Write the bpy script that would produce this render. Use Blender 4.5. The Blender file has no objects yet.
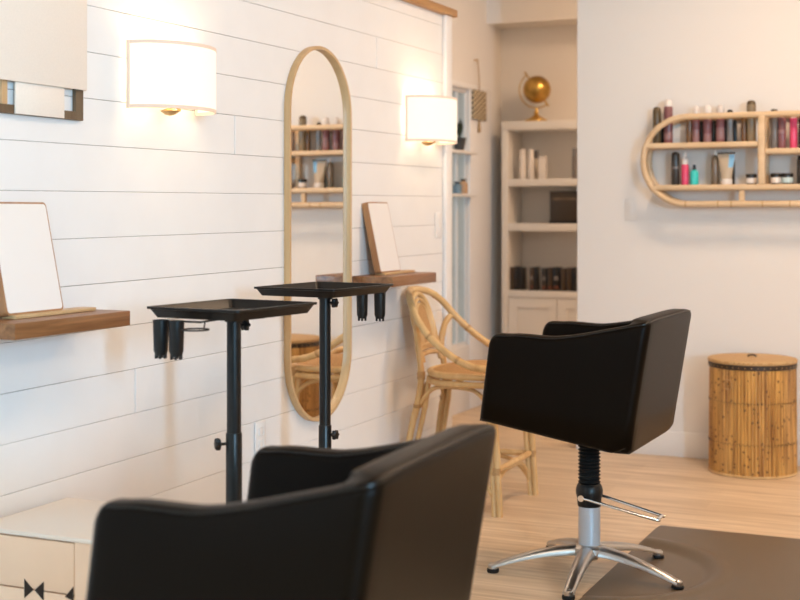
import bpy, bmesh, math, random
from mathutils import Vector, Matrix
random.seed(7)
sc = bpy.context.scene
COL = sc.collection
PI = math.pi

# ------------------------------------------------------------------ materials
def nt(name):
    m = bpy.data.materials.new(name); m.use_nodes = True
    n = m.node_tree; b = n.nodes['Principled BSDF']
    return m, n, b

def plain(name, col, rough=.5, metal=0., spec=.5, noise=0., nscale=30., bump=0., trans=0., sheen=0.):
    m, n, b = nt(name)
    b.inputs['Roughness'].default_value = rough
    b.inputs['Metallic'].default_value = metal
    b.inputs['Specular IOR Level'].default_value = spec
    b.inputs['Transmission Weight'].default_value = trans
    b.inputs['Base Color'].default_value = (*col, 1)
    if noise or bump:
        tc = n.nodes.new('ShaderNodeTexCoord'); t = n.nodes.new('ShaderNodeTexNoise')
        t.inputs['Scale'].default_value = nscale; t.inputs['Detail'].default_value = 4
        n.links.new(tc.outputs['Object'], t.inputs['Vector'])
        if noise:
            r = n.nodes.new('ShaderNodeValToRGB')
            r.color_ramp.elements[0].position = .3; r.color_ramp.elements[1].position = .7
            r.color_ramp.elements[0].color = (*[c*(1-noise) for c in col], 1)
            r.color_ramp.elements[1].color = (*[min(1, c*(1+noise)) for c in col], 1)
            n.links.new(t.outputs['Fac'], r.inputs['Fac']); n.links.new(r.outputs['Color'], b.inputs['Base Color'])
        if bump:
            bp = n.nodes.new('ShaderNodeBump'); bp.inputs['Strength'].default_value = bump; bp.inputs['Distance'].default_value = .002
            n.links.new(t.outputs['Fac'], bp.inputs['Height']); n.links.new(bp.outputs['Normal'], b.inputs['Normal'])
    return m

def wood(name, c1, c2, axis='Y', scale=8., stretch=12., rough=.5, detail=5., p0=.3, p1=.7):
    """noise stretched along AXIS"""
    m, n, b = nt(name)
    tc = n.nodes.new('ShaderNodeTexCoord'); mp = n.nodes.new('ShaderNodeMapping')
    s = [scale*stretch/3]*3; s['XYZ'.index(axis)] = scale/4
    mp.inputs['Scale'].default_value = s
    t = n.nodes.new('ShaderNodeTexNoise'); t.inputs['Scale'].default_value = 1; t.inputs['Detail'].default_value = detail
    t.inputs['Roughness'].default_value = .6; t.inputs['Distortion'].default_value = .6
    r = n.nodes.new('ShaderNodeValToRGB')
    r.color_ramp.elements[0].position = p0; r.color_ramp.elements[1].position = p1
    r.color_ramp.elements[0].color = (*c1, 1); r.color_ramp.elements[1].color = (*c2, 1)
    L = n.links.new
    L(tc.outputs['Object'], mp.inputs['Vector']); L(mp.outputs['Vector'], t.inputs['Vector'])
    L(t.outputs['Fac'], r.inputs['Fac']); L(r.outputs['Color'], b.inputs['Base Color'])
    bp = n.nodes.new('ShaderNodeBump'); bp.inputs['Strength'].default_value = .15; bp.inputs['Distance'].default_value = .001
    L(t.outputs['Fac'], bp.inputs['Height']); L(bp.outputs['Normal'], b.inputs['Normal'])
    b.inputs['Roughness'].default_value = rough
    return m

def floor_mat():
    m, n, b = nt('oak_floor'); L = n.links.new
    tc = n.nodes.new('ShaderNodeTexCoord')
    br = n.nodes.new('ShaderNodeTexBrick')
    br.inputs['Scale'].default_value = 1; br.inputs['Brick Width'].default_value = 1.25; br.inputs['Row Height'].default_value = .145
    br.inputs['Mortar Size'].default_value = .0012; br.inputs['Mortar Smooth'].default_value = .3; br.inputs['Bias'].default_value = 0
    br.offset = .37; br.offset_frequency = 2
    br.inputs['Color1'].default_value = (.0, .0, .0, 1); br.inputs['Color2'].default_value = (1, 1, 1, 1); br.inputs['Mortar'].default_value = (.2, .2, .2, 1)
    L(tc.outputs['Object'], br.inputs['Vector'])
    mp = n.nodes.new('ShaderNodeMapping'); mp.inputs['Scale'].default_value = (1.3, 22, 1)
    L(tc.outputs['Object'], mp.inputs['Vector'])
    t = n.nodes.new('ShaderNodeTexNoise'); t.inputs['Scale'].default_value = 1.3; t.inputs['Detail'].default_value = 6; t.inputs['Distortion'].default_value = .8
    L(mp.outputs['Vector'], t.inputs['Vector'])
    r = n.nodes.new('ShaderNodeValToRGB')
    r.color_ramp.elements[0].position = .28; r.color_ramp.elements[1].position = .72
    r.color_ramp.elements[0].color = (.55, .385, .235, 1); r.color_ramp.elements[1].color = (.86, .67, .475, 1)
    L(t.outputs['Fac'], r.inputs['Fac'])
    mx = n.nodes.new('ShaderNodeMix'); mx.data_type = 'RGBA'; mx.blend_type = 'MULTIPLY'
    r2 = n.nodes.new('ShaderNodeValToRGB')
    r2.color_ramp.elements[0].color = (.86, .84, .82, 1); r2.color_ramp.elements[1].color = (1, 1, 1, 1)
    L(br.outputs['Color'], r2.inputs['Fac'])
    mx.inputs['Factor'].default_value = 1
    L(r.outputs['Color'], mx.inputs['A']); L(r2.outputs['Color'], mx.inputs['B'])
    L(mx.outputs['Result'], b.inputs['Base Color'])
    b.inputs['Roughness'].default_value = .42
    bp = n.nodes.new('ShaderNodeBump'); bp.inputs['Strength'].default_value = .2; bp.inputs['Distance'].default_value = .001
    L(t.outputs['Fac'], bp.inputs['Height']); L(bp.outputs['Normal'], b.inputs['Normal'])
    return m

def bamboo_mat():
    """slatted bamboo with dark knots"""
    m, n, b = nt('bamboo_slats'); L = n.links.new
    tc = n.nodes.new('ShaderNodeTexCoord')
    mp = n.nodes.new('ShaderNodeMapping'); mp.inputs['Scale'].default_value = (85, 85, 3)
    t = n.nodes.new('ShaderNodeTexNoise'); t.inputs['Scale'].default_value = 1; t.inputs['Detail'].default_value = 3
    L(tc.outputs['Object'], mp.inputs['Vector']); L(mp.outputs['Vector'], t.inputs['Vector'])
    r = n.nodes.new('ShaderNodeValToRGB')
    e = r.color_ramp.elements
    e[0].position = .3; e[0].color = (.25, .10, .018, 1); e[1].position = .66; e[1].color = (.72, .39, .105, 1)
    L(t.outputs['Fac'], r.inputs['Fac'])
    mp2 = n.nodes.new('ShaderNodeMapping'); mp2.inputs['Scale'].default_value = (48, 48, 40)
    v = n.nodes.new('ShaderNodeTexVoronoi'); v.inputs['Scale'].default_value = 1
    L(tc.outputs['Object'], mp2.inputs['Vector']); L(mp2.outputs['Vector'], v.inputs['Vector'])
    sep = n.nodes.new('ShaderNodeSeparateColor'); L(v.outputs['Color'], sep.inputs['Color'])
    gt = n.nodes.new('ShaderNodeMath'); gt.operation = 'LESS_THAN'; gt.inputs[1].default_value = .27; L(v.outputs['Distance'], gt.inputs[0])
    g2 = n.nodes.new('ShaderNodeMath'); g2.operation = 'GREATER_THAN'; g2.inputs[1].default_value = .55; L(sep.outputs['Red'], g2.inputs[0])
    ml = n.nodes.new('ShaderNodeMath'); ml.operation = 'MULTIPLY'; L(gt.outputs[0], ml.inputs[0]); L(g2.outputs[0], ml.inputs[1])
    m2 = n.nodes.new('ShaderNodeMath'); m2.operation = 'MULTIPLY'; m2.inputs[1].default_value = .75; L(ml.outputs[0], m2.inputs[0])
    mx = n.nodes.new('ShaderNodeMix'); mx.data_type = 'RGBA'
    L(m2.outputs[0], mx.inputs['Factor']); L(r.outputs['Color'], mx.inputs['A']); mx.inputs['B'].default_value = (.07, .025, .006, 1)
    L(mx.outputs['Result'], b.inputs['Base Color']); b.inputs['Roughness'].default_value = .45
    return m

def weave_mat(name, c1, c2, scale=160, rough=.6):
    m, n, b = nt(name); L = n.links.new
    tc = n.nodes.new('ShaderNodeTexCoord'); ch = n.nodes.new('ShaderNodeTexChecker'); ch.inputs['Scale'].default_value = scale
    ch.inputs['Color1'].default_value = (*c1, 1); ch.inputs['Color2'].default_value = (*c2, 1)
    L(tc.outputs['Object'], ch.inputs['Vector']); L(ch.outputs['Color'], b.inputs['Base Color'])
    bp = n.nodes.new('ShaderNodeBump'); bp.inputs['Strength'].default_value = .3; bp.inputs['Distance'].default_value = .001
    L(ch.outputs['Fac'], bp.inputs['Height']); L(bp.outputs['Normal'], b.inputs['Normal'])
    b.inputs['Roughness'].default_value = rough
    return m

def glow(name, col, strength, base=(.9, .87, .82), grad=None):
    m, n, b = nt(name)
    b.inputs['Base Color'].default_value = (*base, 1); b.inputs['Roughness'].default_value = .8
    b.inputs['Emission Color'].default_value = (*col, 1); b.inputs['Emission Strength'].default_value = strength
    return m

M = {}
M['plank'] = plain('white_plank_paint', (.83, .81, .79), .5, noise=.015, nscale=6)
M['groove'] = plain('groove_shadow_gap', (.07, .04, .025), .9)
M['white'] = plain('white_trim_paint', (.84, .81, .78), .4)
M['wall'] = plain('warm_white_wall_paint', (.82, .785, .75), .7, bump=.05, nscale=120)
M['darkwall'] = plain('dark_brown_wall_paint', (.30, .25, .20), .7)
M['tanwall'] = plain('beige_wall_paint', (.80, .75, .69), .75)
M['ceil'] = plain('ceiling_paint', (.85, .83, .80), .8)
M['floor'] = floor_mat()
M['oak_cap'] = wood('oak_cap', (.34, .16, .05), (.50, .27, .10), 'Y')
M['walnut'] = wood('walnut', (.14, .052, .016), (.34, .155, .06), 'Y', 9, 14, .38)
M['walnut_end'] = wood('walnut_dark', (.075, .035, .016), (.16, .08, .038), 'X', 9, 14, .4)
M['maple'] = wood('warm_panel_wood', (.32, .14, .055), (.47, .24, .10), 'Z', 6, 10, .45)
M['panel'] = plain('matte_panel_white', (.82, .77, .73), .35)
M['blond'] = wood('blond_wood', (.50, .31, .14), (.62, .41, .21), 'Z', 5, 10, .4)
M['rattan'] = wood('rattan', (.56, .33, .13), (.78, .54, .26), 'Z', 10, 4, .38)
M['rattan_h'] = wood('rattan_shelf_pole', (.62, .43, .245), (.77, .58, .375), 'X', 10, 5, .42)
M['binding'] = plain('rattan_binding', (.46, .26, .10), .5, noise=.3, nscale=200)
M['nodering'] = plain('rattan_node', (.50, .29, .12), .5)
M['cane'] = weave_mat('woven_cane', (.58, .34, .14), (.43, .22, .075), 130)
M['bamboo'] = bamboo_mat()
M['lid'] = weave_mat('woven_lid', (.62, .40, .19), (.50, .29, .11), 90)
M['darkband'] = plain('dark_cane_band', (.035, .018, .008), .5, noise=.4, nscale=90)
M['leather'] = plain('black_leather', (.0050, .0027, .0012), .36, spec=.07, bump=.12, nscale=260)
for k_, v_ in (('Sheen Weight', .012), ('Sheen Roughness', .45), ('Sheen Tint', (1, .60, .30, 1))): M['leather'].node_tree.nodes['Principled BSDF'].inputs[k_].default_value = v_
M['piping'] = plain('leather_piping', (.0080, .0050, .0028), .30, spec=.35)
M['black'] = plain('black_plastic', (.007, .007, .007), .35, spec=.35)
M['blacksteel'] = plain('black_powdercoat_steel', (.006, .0065, .007), .3, spec=.35)
M['tray'] = plain('black_tray_plastic', (.0075, .0055, .0042), .34, spec=.25)
M['rubber'] = plain('black_rubber', (.008, .008, .008), .6, spec=.3)
M['chrome'] = plain('chrome', (.85, .85, .85), .12, 1.)
M['alu'] = plain('polished_aluminium', (.54, .52, .50), .28, 1.)
M['greysteel'] = plain('grey_painted_column', (.50, .53, .57), .3, .35)
M['mat'] = plain('taupe_mat', (.125, .084, .048), .40, bump=.15, nscale=180, noise=.05)
M['mirror'] = plain('mirror_glass', (.93, .93, .92), .0, 1.)
M['gold'] = plain('gold_leaf', (.62, .40, .12), .28, 1., noise=.25, nscale=9)
M['brass'] = plain('brass', (.55, .36, .16), .3, 1.)
M['canvas'] = plain('beige_canvas', (.84, .745, .65), .85, noise=.02, nscale=200)
M['artdark'] = wood('dark_art_wood', (.09, .055, .03), (.17, .11, .06), 'Z', 8, 10, .5)
M['artlight'] = wood('light_art_wood', (.50, .30, .14), (.62, .40, .21), 'Z', 8, 10, .5)
M['cabinet'] = plain('blonde_cabinet_lacquer', (.90, .67, .49), .45, noise=.02, nscale=8)
M['cabinet_top'] = plain('pale_cabinet_top', (.86, .79, .71), .4)
M['dark'] = plain('dark_cutout', (.018, .010, .006), .8)
M['bookcase'] = plain('cream_bookcase_paint', (.82, .78, .73), .45)
M['shade'] = glow('lit_linen_shade', (1, .90, .76), .80, (.42, .39, .34))
M['shadetrim'] = glow('lit_linen_trim', (1, .74, .55), .38, (.5, .4, .32))
M['bulb'] = glow('bulb_glow', (1, .8, .5), 12)
M['canlight'] = glow('ceiling_light_disc', (1, .86, .68), 1.5)
def diamond():
    m, n, b = nt('patterned_fabric'); tc = n.nodes.new('ShaderNodeTexCoord'); mp = n.nodes.new('ShaderNodeMapping')
    mp.inputs['Scale'].default_value = (28, 28, 62); mp.inputs['Location'].default_value = (.3, .11, .13)
    ch = n.nodes.new('ShaderNodeTexChecker'); ch.inputs['Scale'].default_value = 1
    ch.inputs['Color1'].default_value = (.62, .50, .33, 1); ch.inputs['Color2'].default_value = (.10, .075, .045, 1)
    n.links.new(tc.outputs['Object'], mp.inputs['Vector']); n.links.new(mp.outputs['Vector'], ch.inputs['Vector']); n.links.new(ch.outputs['Color'], b.inputs['Base Color'])
    b.inputs['Roughness'].default_value = .85
    return m
M['hanger'] = diamond()
M['twine'] = plain('twine', (.42, .27, .13), .8)
M['plant'] = plain('dark_leaves', (.03, .05, .03), .6)
M['pot'] = plain('dark_pot', (.05, .05, .05), .5)
M['exterior'] = plain('exterior_wall', (.16, .21, .23), .8)
def glassm():
    m, n, b = nt('clear_glass')
    t = n.nodes.new('ShaderNodeBsdfTransparent'); t.inputs['Color'].default_value = (.93, .95, .95, 1)
    g = n.nodes.new('ShaderNodeBsdfGlossy'); g.inputs['Roughness'].default_value = .02
    mx = n.nodes.new('ShaderNodeMixShader'); mx.inputs['Fac'].default_value = .06
    n.links.new(t.outputs[0], mx.inputs[1]); n.links.new(g.outputs[0], mx.inputs[2])
    n.links.new(mx.outputs[0], n.nodes['Material Output'].inputs['Surface'])
    return m
M['glass'] = glassm()

# ------------------------------------------------------------------ mesh builder
class MB:
    def __init__(s): s.bm = bmesh.new(); s.mi = 0
    def _mark(s, faces):
        for f in faces: f.material_index = s.mi
    def box(s, lo, hi, bevel=0, seg=2, mat=None):
        lo = Vector(lo); hi = Vector(hi); c = (lo+hi)/2; d = hi-lo
        r = bmesh.ops.create_cube(s.bm, size=1, matrix=Matrix.Translation(c) @ Matrix.Diagonal((*d, 1)))
        vs = r['verts']
        fs = list({f for v in vs for f in v.link_faces}); s._mark(fs)
        if bevel:
            es = list({e for v in vs for e in v.link_edges})
            rr = bmesh.ops.bevel(s.bm, geom=es, offset=bevel, segments=seg, profile=.5, affect='EDGES')
            s._mark(rr['faces'])
            vs = list({v for f in rr['faces'] for v in f.verts} | {v for v in vs if v.is_valid})
        if mat is not None:
            bmesh.ops.transform(s.bm, matrix=mat, verts=[v for v in vs if v.is_valid])
        return s
    def lathe(s, prof, c=(0, 0, 0), seg=28, mat=None, cap=True):
        """prof: [(r,z)] bottom to top"""
        rings = []
        for r, z in prof:
            rings.append([s.bm.verts.new((c[0]+r*math.cos(2*PI*k/seg), c[1]+r*math.sin(2*PI*k/seg), c[2]+z)) for k in range(seg)])
        fs = []
        for a, b in zip(rings, rings[1:]):
            for k in range(seg): fs.append(s.bm.faces.new((a[k], a[(k+1) % seg], b[(k+1) % seg], b[k])))
        if cap:
            fs.append(s.bm.faces.new(rings[0][::-1])); fs.append(s.bm.faces.new(rings[-1]))
        s._mark(fs)
        if mat is not None: bmesh.ops.transform(s.bm, matrix=mat, verts=[v for r in rings for v in r])
        return s
    def tube(s, pts, r, seg=10, closed=False, smooth=0, node=None):
        """sweep a circle along pts; r may be a list; smooth: Catmull-Rom subdivisions; node: ring bulges every node metres (bamboo joints)"""
        P = [Vector(p) for p in pts]
        R = list(r) if isinstance(r, (list, tuple)) else [r]*len(P)
        if smooth:
            n = len(P); Q = []; RR = []
            rng = n if closed else n-1
            for i in range(rng):
                g = (lambda k: P[k % n]) if closed else (lambda k: P[max(0, min(n-1, k))])
                p0, p1, p2, p3 = g(i-1), g(i), g(i+1), g(i+2)
                for q in range(smooth):
                    t = q/smooth
                    Q.append(.5*((2*p1)+(p2-p0)*t+(2*p0-5*p1+4*p2-p3)*t*t+(3*p1-p0-3*p2+p3)*t**3))
                    RR.append(R[i]+(R[(i+1) % n]-R[i])*t)
            if not closed: Q.append(P[-1]); RR.append(R[-1])
            P, R = Q, RR
        n = len(P)
        T = []
        for i in range(n):
            a = P[(i-1) % n] if (closed or i) else P[i]
            b = P[(i+1) % n] if (closed or i < n-1) else P[i]
            T.append((b-a).normalized() if (b-a).length > 1e-9 else Vector((0, 0, 1)))
        up = Vector((0, 0, 1)) if abs(T[0].z) < .9 else Vector((1, 0, 0))
        N = (up - T[0]*up.dot(T[0])).normalized(); Ns = [N]
        for i in range(1, n):
            v = Ns[-1] - T[i]*Ns[-1].dot(T[i]); Ns.append(v.normalized())
        rings = []; acc = 0; nxt = node*.6 if node else 0
        for i in range(n):
            rr = R[i]
            if i: acc += (P[i]-P[i-1]).length
            if node and acc >= nxt: rr *= 1.12; nxt += node
            B = T[i].cross(Ns[i])
            rings.append([s.bm.verts.new(P[i] + rr*(math.cos(2*PI*k/seg)*Ns[i] + math.sin(2*PI*k/seg)*B)) for k in range(seg)])
        fs = []
        prs = list(zip(rings, rings[1:]))
        if closed: prs.append((rings[-1], rings[0]))
        for a, b in prs:
            if closed and a is rings[-1]:
                best = min(range(seg), key=lambda o: (a[0].co-b[o].co).length)
                b = b[best:]+b[:best]
            for k in range(seg): fs.append(s.bm.faces.new((a[k], a[(k+1) % seg], b[(k+1) % seg], b[k])))
        if not closed:
            fs.append(s.bm.faces.new(rings[0][::-1])); fs.append(s.bm.faces.new(rings[-1]))
        s._mark(fs)
        return s
    def loft(s, loops, closed_loop=True, cap=True):
        rings = [[s.bm.verts.new(p) for p in l] for l in loops]; fs = []
        n = len(rings[0])
        for a, b in zip(rings, rings[1:]):
            for k in range(n if closed_loop else n-1):
                fs.append(s.bm.faces.new((a[k], a[(k+1) % n], b[(k+1) % n], b[k])))
        if cap and closed_loop:
            fs.append(s.bm.faces.new(rings[0][::-1])); fs.append(s.bm.faces.new(rings[-1]))
        s._mark(fs); return s
    def prism(s, pts, d):
        """extrude polygon pts by vector d"""
        d = Vector(d); return s.loft([[Vector(p) for p in pts], [Vector(p)+d for p in pts]])
    def sphere(s, c, r, seg=20, sc_=(1, 1, 1), mat=None):
        rr = bmesh.ops.create_uvsphere(s.bm, u_segments=seg, v_segments=seg//2, radius=r, matrix=Matrix.Translation(c) @ Matrix.Diagonal((*sc_, 1)))
        s._mark({f for v in rr['verts'] for f in v.link_faces}); return s
    def build(s, name, mats, parent=None, smooth=True, angle=40):
        bmesh.ops.remove_doubles(s.bm, verts=s.bm.verts, dist=1e-6)
        bmesh.ops.recalc_face_normals(s.bm, faces=s.bm.faces)
        me = bpy.data.meshes.new(name); s.bm.to_mesh(me); s.bm.free()
        for m in (mats if isinstance(mats, (list, tuple)) else [mats]): me.materials.append(m)
        if smooth:
            for p in me.polygons: p.use_smooth = True
            try: me.set_sharp_from_angle(angle=math.radians(angle))
            except Exception: pass
        o = bpy.data.objects.new(name, me); COL.objects.link(o)
        if parent is not None: o.parent = parent
        return o

def tag(o, label, cat, group=None, kind=None):
    if label: o['label'] = label
    if cat: o['category'] = cat
    if group: o['group'] = group
    if kind: o['kind'] = kind
    return o
def thing(name, label, cat, loc=(0, 0, 0), rz=0, group=None):
    o = bpy.data.objects.new(name, None); COL.objects.link(o)
    o.empty_display_size = .1
    o.location = loc; o.rotation_euler = (0, 0, rz)
    return tag(o, label, cat, group)
def struct(o): o['kind'] = 'structure'; return o
def dup(root, loc, label, rz=None):
    r = root.copy(); COL.objects.link(r); r.location = loc
    if rz is not None: r.rotation_euler = (0, 0, rz)
    r['label'] = label
    for ch in list(root.children):
        c = ch.copy(); COL.objects.link(c); c.parent = r
        for g in list(ch.children):
            d = g.copy(); COL.objects.link(d); d.parent = c
    return r

# ------------------------------------------------------------------ geometry constants (metres)
YB = 6.79            # white back wall
YE = 5.856           # end of the shiplap partition
XH = -.69            # hallway wall
XR = 7.0; YN = -4.2; ZC = 2.95

# ------------------------------------------------------------------ room shell
struct(MB().box((-2.2, YN-.1, -.1), (XR+.1, 9.2, 0)).build('floor', M['floor'], smooth=False))
struct(MB().box((-2.2, YN-.1, ZC), (XR+.1, 9.2, ZC+.1)).build('ceiling', M['ceil'], smooth=False))
# shiplap partition: board courses with open joints over a dark backing, butt joints staggered
PT = 2.175
mb = MB()
mb.mi = 1; mb.box((-.12, YN, 0), (-.004, YE-.004, PT))
mb.mi = 0
pitch = .1332; z0 = .119
rows = []
z = z0 - pitch
JOINTS = {11: [3.91], 5: [3.335], 13: [2.95], 3: [4.62], 14: [5.05], 8: [2.2]}
k = 0
ZG = [0] + [z0 + pitch*i for i in range(16)]
while ZG[-1] < PT - .02: ZG.append(ZG[-1]+pitch)
ZG = [q for q in ZG if q < PT-.02] + [PT]
GAPS = [.0018, .0011, .0016, .0009, .0020, .0013]
for i, (a, b) in enumerate(zip(ZG, ZG[1:])):
    ys = [YN, 1.2] + JOINTS.get(i, []) + [5.775]
    for y0, y1 in zip(ys, ys[1:]):
        off = random.uniform(-.0012, .0012)
        g = GAPS[(i*5) % 6]/2
        mb.box((-.006, y0+.0013, a+g), (0.0+off, y1-.0013, b-g*.6), .0012, 1)
for v in mb.bm.verts:
    if v.co.x > -.007 and .02 < v.co.z < PT-.03: v.co.z += (v.co.y-4.8)*.0055
struct(mb.build('wall_left', [M['plank'], M['groove']], smooth=False))
mb = MB(); mb.box((-.004, 5.778, 0), (.018, YE, PT), .003); mb.box((-.139, YE-.002, 0), (.004, YE+.016, PT), .003)
struct(mb.build('trim_1', M['white']))
mb = MB(); mb.box((-.15, YN, PT), (.032, YE+.035, PT+.036), .006, 3)
struct(mb.build('trim_2', M['oak_cap']))
mb = MB(); mb.box((0, YN, 0), (.014, 5.777, .11), .003)
struct(mb.build('baseboard_left', M['white']))
# back wall (white) and its thickness
mb = MB(); mb.box((.350, YB, 0), (XR, YB+.14, ZC), .004, 1)
struct(mb.build('wall_back', M['wall']))
mb = MB(); mb.box((.350, YB-.015, 0), (XR, YB, .125), .003)
struct(mb.build('baseboard_back', M['white']))
# hall: left wall with tall window, alcove wall, soffit
mb = MB()
mb.box((XH-.12, YN, 0), (XH, 7.30, ZC)); mb.box((XH-.12, 7.87, 0), (XH, 8.62, ZC))
mb.box((XH-.12, 7.30, 0), (XH, 7.87, .40)); mb.box((XH-.12, 7.30, 2.03), (XH, 7.87, ZC))
struct(mb.build('wall_hall_left', M['tanwall'], smooth=False))
struct(MB().box((XH, 8.5, 0), (2.4, 8.62, ZC)).build('wall_alcove', M['tanwall'], smooth=False))
struct(MB().box((XH, 8.22, 2.487), (2.4, 8.5, ZC)).build('trim_soffit', M['tanwall'], smooth=False))
struct(MB().box((2.28, YB+.14, 0), (2.4, 8.5, ZC)).build('wall_hall_right', M['tanwall'], smooth=False))
# window casing and panes
mb = MB()
mb.box((XH, 7.866, 0), (XH+.022, 8.255, 2.045), .004)
mb.box((XH, 7.20, 2.025), (XH+.026, 8.255, 2.06), .004)
mb.box((XH, 7.20, 0), (XH+.02, 7.866, .41), .003)
struct(mb.build('trim_window', M['white']))
w = struct(MB().box((XH-.016, 7.30, .40), (XH-.011, 7.866, 2.03)).build('window_1', M['glass'], smooth=False))
mb = MB()
for y in (7.30, 7.50, 7.70, 7.852): mb.box((XH-.022, y, .40), (XH-.002, y+.014, 2.03), .003)
for zz in (.40, 2.0): mb.box((XH-.024, 7.30, zz), (XH-.001, 7.866, zz+.03), .003)
struct(mb.build('window_frame', M['white']))
s_ = MB().box((XH-.0005, 7.305, 1.612), (XH+.075, 7.862, 1.628), .002).build('window_shelf', M['white'])
tag(s_, 'upper small shelf across the tall hallway window', 'shelf')
s_ = MB().box((XH-.0005, 7.305, 1.345), (XH+.075, 7.862, 1.361), .002).build('window_shelf', M['white'])
tag(s_, 'lower small shelf across the tall hallway window', 'shelf')
p = thing('potted_plant', 'small dark potted plant on upper shelf of hallway window', 'plant', (XH+.046, 7.62, 1.628))
MB().lathe([(.028, 0), (.042, .075), (.044, .078), (.036, .078)], seg=18).build('pot', M['pot'], p)
mb = MB()
for k in range(26):
    a = random.uniform(0, 2*PI); l = random.uniform(.05, .13); t = random.uniform(.1, .45)
    d = Vector((math.cos(a)*t, math.sin(a)*t, 1)).normalized(); sd = Vector((-math.sin(a), math.cos(a), 0))*.008
    q = Vector((0, 0, .07)); mb.loft([[q-sd*.4, q+sd*.4, q+sd*.4+Vector((0, 0, .002)), q-sd*.4+Vector((0, 0, .002))], [q+d*l*.6-sd, q+d*l*.6+sd, q+d*l*.6+sd+d*.002, q+d*l*.6-sd+d*.002], [q+d*l-sd*.1, q+d*l+sd*.1, q+d*l+sd*.1+d*.002, q+d*l-sd*.1+d*.002]])
mb.build('leaves', M['plant'], p)
for (y, c, h, lb) in ((7.60, (.16, .24, .30), .075, 'small blue-grey jar on lower shelf of hallway window'), (7.70, (.50, .30, .16), .095, 'small tan bottle on lower shelf of hallway window')):
    o = thing('jar' if h < .08 else 'bottle', lb, 'jar' if h < .08 else 'bottle', (XH+.04, y, 1.361))
    m_ = plain('window_jar', c, .4)
    MB().lathe([(.026, 0), (.028, .01), (.028, h*.7), (.016, h*.8), (.016, h*.86)], seg=16).build('body', m_, o)
    MB().lathe([(.018, h*.86), (.018, h)], seg=16).build('cap', M['black'], o)
# outside beyond the window
mb = MB()
for k in range(12): mb.box((-1.75, 8.2+k*.42, 0), (-1.68, 8.42+k*.42, 1.22), .004)
mb.box((-1.70, 8.0, .05), (-1.66, 13.3, .55)); mb.box((-1.70, 8.0, 1.1), (-1.66, 13.3, 1.16))
struct(mb.build('exterior_fence', M['exterior'], smooth=False))
# right wall with street windows, near wall
mb = MB()
WN = [(-3.5, -3.0), (-1.5, .5)]; W0, W1 = 1.3, 2.8
mb.box((XR, YN-.1, 0), (XR+.12, YB+.14, W0)); mb.box((XR, YN-.1, W1), (XR+.12, YB+.14, ZC))
for a, b in ((YN-.1, -3.5), (-3.0, -1.5), (.5, YB+.14)): mb.box((XR, a, W0), (XR+.12, b, W1))
struct(mb.build('wall_right', M['wall'], smooth=False))
for k, (a, b) in enumerate(WN):
    struct(MB().box((XR+.05, a, W0), (XR+.056, b, W1)).build('window_%d' % (k+2), M['glass'], smooth=False))
struct(MB().box((-.7, YN-.12, 0), (XR+.1, YN, ZC)).build('wall_near', M['darkwall'], smooth=False))

# ------------------------------------------------------------------ wall plates
def plate(name, label, cat, y, z, paddle):
    o = thing(name, label, cat, (.0015, y, z))
    MB().box((0, -.036, -.058), (.006, .036, .058), .003).build('cover_plate', M['white'], o)
    if paddle: MB().box((.006, -.016, -.033), (.010, .016, .033), .0015).build('paddle', M['white'], o)
    else:
        for dz in (-.022, .022): MB().box((.006, -.015, dz-.014), (.009, .015, dz+.014), .004).build('receptacle', M['white'], o)
    return o
plate('light_switch', 'white paddle light switch on shiplap near its trimmed end', 'switch', 5.715, 1.188, True)
plate('power_outlet', 'white power outlet on shiplap wall below the tall mirror', 'outlet', 4.075, .455, False)
o = plate('light_switch', 'faint white light switch plate on plain back wall', 'switch', 0, 0, True)
o.location = (.640, YB-.0015, 1.262); o.rotation_euler = (0, 0, -PI/2); o.scale = (.8, .8, .95)
for c_ in o.children: c_.data.materials[0] = M['wall']

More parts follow.
